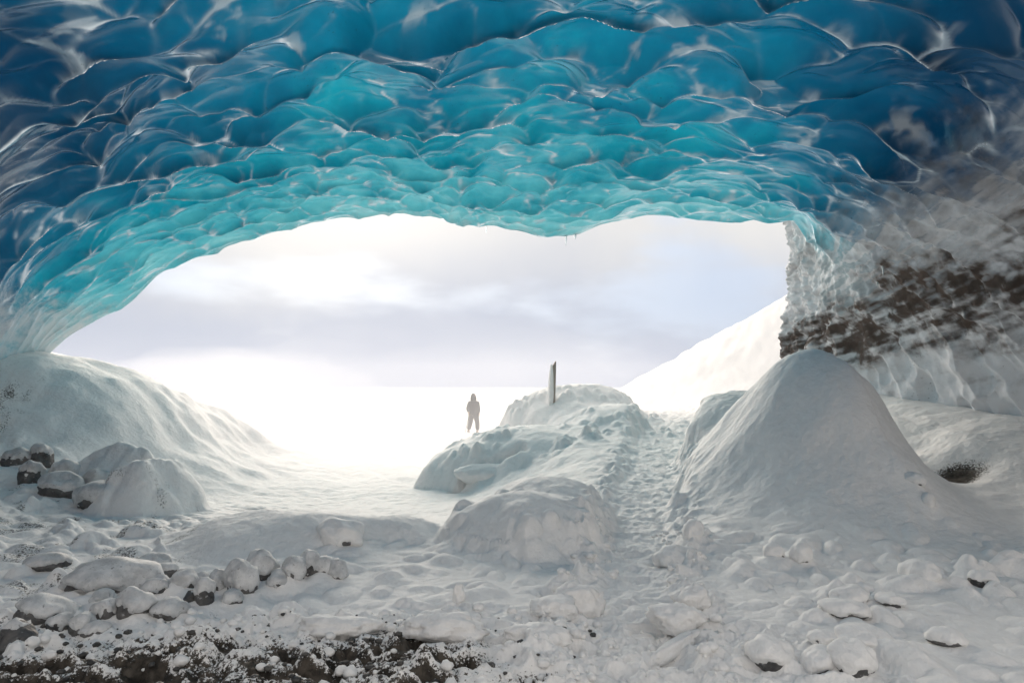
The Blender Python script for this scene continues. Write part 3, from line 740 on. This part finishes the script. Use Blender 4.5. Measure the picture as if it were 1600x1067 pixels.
# ------------------------------------------------------------------ broken chunks of snow
def chunk_bm(size, seed, sub=3, flat=0.7, rough=1.0):
    rs = random.Random(seed); off = Vector((rs.uniform(-50, 50), rs.uniform(-50, 50), rs.uniform(-50, 50)))
    bm = bmesh.new(); bmesh.ops.create_icosphere(bm, subdivisions=sub, radius=1.0)
    for v in bm.verts:
        n = v.co.normalized()
        k = 1 + rough * (0.35 * mnoise.noise(n * 1.3 + off) + 0.22 * abs(mnoise.noise(n * 2.9 + off)) + 0.12 * mnoise.noise(n * 6.5 + off))
        v.co = Vector((n.x * size[0] * k, n.y * size[1] * k, n.z * size[2] * k)) * 0.5
    return bm
CHUNKS = [
    (0.48, 5.02, (0.34, 0.26, 0.24), 'tall crumbling snow chunk at the left edge of the path'),
    (0.30, 4.86, (0.30, 0.24, 0.16), 'low crumbling snow chunk left of the tall one by the path'),
    (1.10, 4.62, (0.34, 0.28, 0.18), 'broken snow chunk with bluish shade at the right edge of the path'),
    (1.28, 5.00, (0.24, 0.2, 0.17), 'smaller snow chunk right behind the bluish one at the path'),
    (0.98, 4.30, (0.44, 0.10, 0.09), 'long tilted snow slab lying at the near end of the path'),
    (-0.38, 5.03, (0.08, 0.08, 0.17), 'small upright knob of snow standing in the middle foreground'),
    (-0.42, 4.38, (0.50, 0.24, 0.16), 'wide clump of churned snow in the centre foreground'),
    (-1.10, 4.42, (0.46, 0.2, 0.13), 'low ridge of churned snow left of the centre foreground clump'),
    (0.15, 4.30, (0.36, 0.22, 0.15), 'clump of churned snow just right of the centre foreground clump'),
]
for i, (x, y, sz, lab) in enumerate(CHUNKS):
    o = from_bm('snow_chunk', chunk_bm(sz, 300 + i, 4), M_CAP)
    o.location = (x, y, gz(x, y) + sz[2] * 0.22); o.rotation_euler = (0, R(-18) if i == 4 else 0, R(28) if i == 4 else 0)
    tag(o, lab, 'snow chunk', 'broken snow chunks')
bm = chunk_bm((1.35, 0.6, 0.42), 352, 4, rough=0.5)
o = from_bm('snow_slab', bm, M_CAP); o.location = (-0.40, 12.8, -0.05)
tag(o, 'pale snow slab leaning below the dark crack of the high snow bank', 'snow slab')

# crumbs of snow and loose gravel: too many to count
def scatter(name, n, mat, place, smin, smax, seed, sub, flat, label, cat):
    rs = random.Random(seed); npr = np.random.RandomState(seed)
    protos = []
    for k in range(8):
        b = chunk_bm((1, 1, flat), seed + k, sub); b.verts.ensure_lookup_table()
        protos.append((np.array([v.co[:] for v in b.verts]), np.array([[v.index for v in f.verts] for f in b.faces]))); b.free()
    xy = np.array([place(rs) for _ in range(n)]); zz = ground(xy[:, 0].copy(), xy[:, 1].copy())[0]
    V, F, o_ = [], [], 0
    for i in range(n):
        pv_, pf = protos[i % 8]; s_ = smin + (smax - smin) * rs.random() ** 2.5; a = rs.uniform(0, 6.28)
        c_, d_ = math.cos(a), math.sin(a)
        q = pv_ * s_
        V.append(np.stack([q[:, 0] * c_ - q[:, 1] * d_ + xy[i, 0], q[:, 0] * d_ + q[:, 1] * c_ + xy[i, 1], q[:, 2] + zz[i] + s_ * 0.15 * flat], -1))
        F.append(pf + o_); o_ += len(pv_)
    V = np.concatenate(V); F = np.concatenate(F)
    me = bpy.data.meshes.new(name); me.from_pydata(V.tolist(), [], F.tolist()); me.shade_smooth()
    return tag(link(name, me, mat), label, cat, kind='stuff')
def pl_crumb(rs):
    while True:
        y = rs.uniform(3.2, 7.5); x = rs.uniform(-3.2, 2.0)
        d = float(path_dist(np.array([x]), np.array([y]))[0][0])
        p = math.exp(-((d - 0.42) / 0.18) ** 2) + (0.5 if y < 4.9 and x < 1.4 else 0.0)
        if rs.random() < p: return x, y
def pl_gravel(rs):
    while True:
        y = 3.1 + 1.6 * rs.random() ** 1.5; x = rs.uniform(-3.4, 0.6)
        if rs.random() < (1.0 if x < -0.6 else 0.45): return x, y
scatter('snow_crumbs', 700, M_CAP, pl_crumb, 0.018, 0.085, 400, 2, 0.75, 'crumbs of broken snow strewn along the path and foreground', 'snow crumbs')
M_GRAVEL = mat_rock('dark_gravel', (0.02, 0.02, 0.021), (0.09, 0.085, 0.078))
scatter('gravel', 900, M_GRAVEL, pl_gravel, 0.012, 0.06, 420, 1, 0.6, 'dark wet gravel showing through the snow in the lower left', 'gravel')

# ------------------------------------------------------------------ icicles on the roof
def icicle(x, tlo, thi, L, r, label, pick=None):
    m = (np.abs(C1[..., 0] - x) < 0.12) & (tv[:, None] > tlo) & (tv[:, None] < thi) & (C1[..., 2] > 2.0)
    if pick: m &= (np.abs(C1[..., 2] - pick) < 0.35)
    idx = np.argwhere(m); best = idx[np.argmin(C1[m][:, 2])]; p = C1[best[0], best[1]]
    bm = bmesh.new(); prev = None
    for k in range(9):
        f = k / 8; rad = r * (1 - f) ** 0.8 * (1 + 0.12 * math.sin(k * 2.3)) + 0.002
        ring = [bm.verts.new((rad * math.cos(a * math.pi / 4) + 0.01 * math.sin(f * 3), rad * math.sin(a * math.pi / 4), -L * f + 0.05)) for a in range(8)]
        if prev:
            for a in range(8): bm.faces.new((prev[a], prev[(a + 1) % 8], ring[(a + 1) % 8], ring[a]))
        prev = ring
    bm.faces.new(prev)
    o = from_bm('icicle', bm, M_ICICLE); o.location = p
    tag(o, label, 'icicle', 'icicles')
t = NT('clear_ice')
p_ = t.add('ShaderNodeBsdfPrincipled', {'Base Color': (0.55, 0.68, 0.74), 'Roughness': 0.15, 'IOR': 1.31, 'Transmission Weight': 0.5})
t.surf(p_.outputs[0]); M_ICICLE = t.m
icicle(-0.48, -0.02, 0.5, 0.22, 0.022, 'thin icicle hanging from the roof edge left of the lowest point')
icicle(1.25, -0.02, 0.5, 0.26, 0.025, 'long thin icicle under the lowest point of the roof edge')
icicle(1.50, -0.02, 0.5, 0.16, 0.04, 'short stubby icicle right of the long one on the roof edge')
icicle(6.35, 2.5, 6.0, 0.22, 0.022, 'left of two small icicles above the brown band of the right wall')
icicle(6.55, 2.5, 6.0, 0.16, 0.02, 'right of two small icicles above the brown band of the right wall')

# ------------------------------------------------------------------ post, person
t = NT('weathered_wood')
w_ = t.noise(9, 4, 0.6, t.add('ShaderNodeMapping', {'Vector': t.objco(), 'Scale': (6.0, 6.0, 0.5)}).outputs[0])
p_ = t.add('ShaderNodeBsdfPrincipled', {'Base Color': t.mix(w_, (0.16, 0.13, 0.105), (0.34, 0.29, 0.25)), 'Roughness': 0.8, 'Normal': t.bump(w_, 0.5, 0.01)})
t.surf(p_.outputs[0]); M_WOOD = t.m
px_, py_ = 0.975, 16.65
post = empty('wooden_post', (px_, py_, gz(px_, py_))); post.rotation_euler = (R(2), R(1.0), R(12))
tag(post, 'weathered wooden post with snow plastered on its left side', 'post')
bm = bmesh.new(); bmesh.ops.create_cube(bm, size=1.0)
bmesh.ops.subdivide_edges(bm, edges=bm.edges, cuts=4, use_grid_fill=True)
for v in bm.verts:
    v.co = Vector((v.co.x * 0.065 + 0.035, v.co.y * 0.09, (v.co.z + 0.5) * 1.30 - 0.35 + (0.10 * v.co.x if v.co.z > 0.49 else 0)))
    v.co += Vector((1, 1, 0)) * 0.006 * mnoise.noise(v.co * 7)
from_bm('stake', bm, M_WOOD, post)
bm = bmesh.new(); bmesh.ops.create_icosphere(bm, subdivisions=4, radius=1.0)
for v in bm.verts:
    n = v.co.normalized(); k = 1 + 0.12 * mnoise.noise(n * 2.2) + 0.06 * mnoise.noise(n * 6)
    zz = n.z * 0.60 + 0.33
    taper = 1.0 - 0.35 * max(0, zz - 0.2)
    sgn = lambda a, p: math.copysign(abs(a) ** p, a)
    v.co = Vector((sgn(n.x, 0.75) * 0.065 * k * taper - 0.04, sgn(n.y, 0.75) * 0.09 * k, zz))
from_bm('snow_crust', bm, M_CAP, post)

def cloth(name, c, rough=0.8):
    t = NT(name); n = t.noise(30, 3, 0.6, t.objco())
    p = t.add('ShaderNodeBsdfPrincipled', {'Base Color': t.mix(n, tuple(v * 0.8 for v in c), tuple(v * 1.2 for v in c)), 'Roughness': rough, 'Normal': t.bump(n, 0.3, 0.02)})
    t.surf(p.outputs[0]); return t.m
def skin_obj(name, verts, edges, mat, parent, root=0, sub=2):
    me = bpy.data.meshes.new(name); me.from_pydata([v[:3] for v in verts], edges, [])
    o = link(name, me, mat, parent)
    md = o.modifiers.new('skin', 'SKIN'); md.use_smooth_shade = True
    for i, v in enumerate(verts):
        sv = me.skin_vertices[0].data[i]; sv.radius = (v[3], v[4] if len(v) > 4 else v[3]); sv.use_root = (i == root)
    sb = o.modifiers.new('subdivision', 'SUBSURF'); sb.levels = sub; sb.render_levels = sub
    return o
PX, PY = -1.72, 30.6
person = empty('person', (PX, PY, gz(PX, PY) - 0.06), R(32))
tag(person, 'person in dark hooded winter jacket walking in the blowing snow, pole in hand', 'person')
M_JK, M_TR, M_BT, M_SK = cloth('dark_jacket', (0.035, 0.037, 0.045)), cloth('dark_trousers', (0.03, 0.03, 0.034)), cloth('boot_leather', (0.03, 0.025, 0.02)), cloth('skin_tone', (0.45, 0.30, 0.23), 0.5)
# body: pelvis, spine, neck, head, legs in a step, arms a little away from the sides, fingers
BV = [(0,0,.95,.13,.10),(0,0,1.10,.125,.095),(0,-.01,1.28,.15,.10),(0,-.01,1.42,.09,.075),(0,-.015,1.52,.055),(0,-.03,1.60,.075,.09),(0,-.03,1.70,.07,.085),(0,-.03,1.75,.035),
      (.10,0,.90,.095),(.12,-.14,.50,.06),(.13,-.14,.10,.045),(.13,-.27,.04,.04,.03),
      (-.10,0,.90,.095),(-.11,.06,.50,.06),(-.12,.26,.12,.045),(-.12,.14,.04,.04,.03),
      (.19,0,1.40,.06),(.29,.08,1.14,.045),(.31,.06,.90,.032),(.315,.045,.84,.026,.016),
      (-.19,0,1.40,.06),(-.30,-.06,1.14,.045),(-.34,-.20,.93,.032),(-.35,-.22,.87,.026,.016)]
BE = [(0,1),(1,2),(2,3),(3,4),(4,5),(5,6),(6,7),(0,8),(8,9),(9,10),(10,11),(0,12),(12,13),(13,14),(14,15),(3,16),(16,17),(17,18),(18,19),(3,20),(20,21),(21,22),(22,23)]
for s_, hnd in ((1, 19), (-1, 23)):
    hx, hy, hz = BV[hnd][:3]
    for k in range(4):
        a = len(BV); oy = -0.024 + 0.016 * k; L = (0.075, 0.085, 0.08, 0.062)[k]
        BV += [(hx + s_ * .004, hy + oy, hz - .03, .009), (hx - s_ * .006, hy + oy - .01, hz - .03 - L * .6, .008), (hx - s_ * .028, hy + oy - .01, hz - .03 - L * .8, .007)]
        BE += [(hnd, a), (a, a + 1), (a + 1, a + 2)]
    a = len(BV); BV += [(hx - s_ * .02, hy - .035, hz + .01, .010), (hx - s_ * .035, hy - .045, hz - .03, .008)]; BE += [(hnd, a), (a, a + 1)]
skin_obj('body', BV, BE, M_SK, person)
skin_obj('jacket', [(0,0,.76,.25,.18),(0,0,1.02,.245,.18),(0,-.01,1.28,.27,.19),(0,-.01,1.43,.17,.13),(0,-.015,1.50,.10),
   (.19,0,1.37,.10),(.29,.08,1.14,.095),(.31,.06,.93,.075),(-.19,0,1.37,.10),(-.31,-.06,1.14,.095),(-.33,-.18,.97,.075)],
   [(0,1),(1,2),(2,3),(3,4),(3,5),(5,6),(6,7),(3,8),(8,9),(9,10)], M_JK, person)
skin_obj('trousers', [(0,0,.93,.17,.14),(.11,0,.84,.135),(.125,-.14,.50,.11),(.13,-.14,.15,.095),(-.11,0,.84,.135),(-.12,.06,.50,.11),(-.12,.24,.17,.095)],
   [(0,1),(1,2),(2,3),(0,4),(4,5),(5,6)], M_TR, person)
skin_obj('hood', [(0,.0,1.43,.14,.13),(0,.01,1.56,.15,.15),(0,.015,1.69,.13,.135),(0,.03,1.82,.05)], [(0,1),(1,2),(2,3)], M_JK, person)
for s_, yb in ((1, -.15), (-1, .23)):
    bx_ = .13 if s_ > 0 else -.12
    skin_obj('boot', [(bx_, yb + .03, .17, .062), (bx_, yb + .03, .06, .06, .055), (bx_, yb - .10, .045, .052, .04), (bx_, yb - .17, .04, .035, .028)], [(0,1),(1,2),(2,3)], M_BT, person)
# the pole in the left-of-picture hand
wp = person.matrix_basis @ Vector((-.37, -.24, .80))
pole = empty('trekking_pole', wp); tag(pole, 'thin dark pole held low in the walking person\'s hand', 'pole')
def rod(name, a, b, r, mat, parent):
    a, b = Vector(a), Vector(b); bm = bmesh.new()
    bmesh.ops.create_cone(bm, cap_ends=True, segments=10, radius1=r, radius2=r * 0.8, depth=(b - a).length)
    q = (b - a).to_track_quat('Z', 'Y')
    for v in bm.verts: v.co = (a + b) / 2 + q @ v.co
    return from_bm(name, bm, mat, parent)
rod('grip', (0.05, .02, .16), (0, 0, -.02), 0.022, M_BT, pole)
rod('shaft', (0, 0, 0), (-.16, -.06, -.74), 0.014, M_TR, pole)

# ------------------------------------------------------------------ the air
def box_mesh(name, lo, hi):
    bm = bmesh.new(); bmesh.ops.create_cube(bm, size=1.0)
    for v in bm.verts: v.co = Vector([(lo[i] + hi[i]) / 2 + v.co[i] * (hi[i] - lo[i]) for i in range(3)])
    me = bpy.data.meshes.new(name); bm.to_mesh(me); bm.free(); return me
t = NT('thin_fog')
pv = t.add('ShaderNodeVolumePrincipled', {'Color': (0.97, 0.98, 1.0), 'Density': 0.00035, 'Anisotropy': 0.35})
t.l.new(pv.outputs[0], t.out.inputs['Volume'])
haze = link('haze', box_mesh('haze', (-950, -950, -3), (950, 950, 30)), t.m)
tag(haze, kind='stuff')

# snow blown over the plain: a dense low cloud round the person and a thin tall veil outside the mouth
def drift_cloud(name, dens, c, r, seed, label):
    t = NT(name)
    pv = t.add('ShaderNodeVolumePrincipled', {'Color': (0.98, 0.985, 1.0), 'Density': dens, 'Anisotropy': 0.3})
    t.l.new(pv.outputs[0], t.out.inputs['Volume'])
    bm = bmesh.new(); bmesh.ops.create_icosphere(bm, subdivisions=5, radius=1.0)
    for v in bm.verts:
        n = v.co.normalized(); q = n + Vector((seed, 0, 0)); k = 1 + 0.25 * mnoise.noise(q * 2.0) + 0.14 * mnoise.noise(q * 5)
        v.co = Vector((n.x * r[0] * k + c[0], n.y * r[1] * k + c[1], n.z * r[2] * k + c[2]))
    tag(from_bm(name, bm, t.m), label, 'blown snow', kind='stuff')
drift_cloud('blown_snow', 0.011, (-4, 31, -0.6), (13, 12.5, 1.75), 0, 'dense low cloud of blown snow round the walking person')
drift_cloud('blown_snow', 0.008, (-3.5, 26, 0.0), (12, 10.5, 4.0), 5, 'thin tall veil of blown snow outside the cave mouth')
drift_cloud('blown_snow', 0.03, (-15, 36, 0.6), (8, 7, 3.0), 9, 'bank of blown snow hiding the horizon beside the left bank')
drift_cloud('blown_snow', 0.010, (-0.5, 17.5, 0.4), (7.5, 6.0, 2.3), 13, 'light veil of blown snow drifting over the banks in the cave mouth')
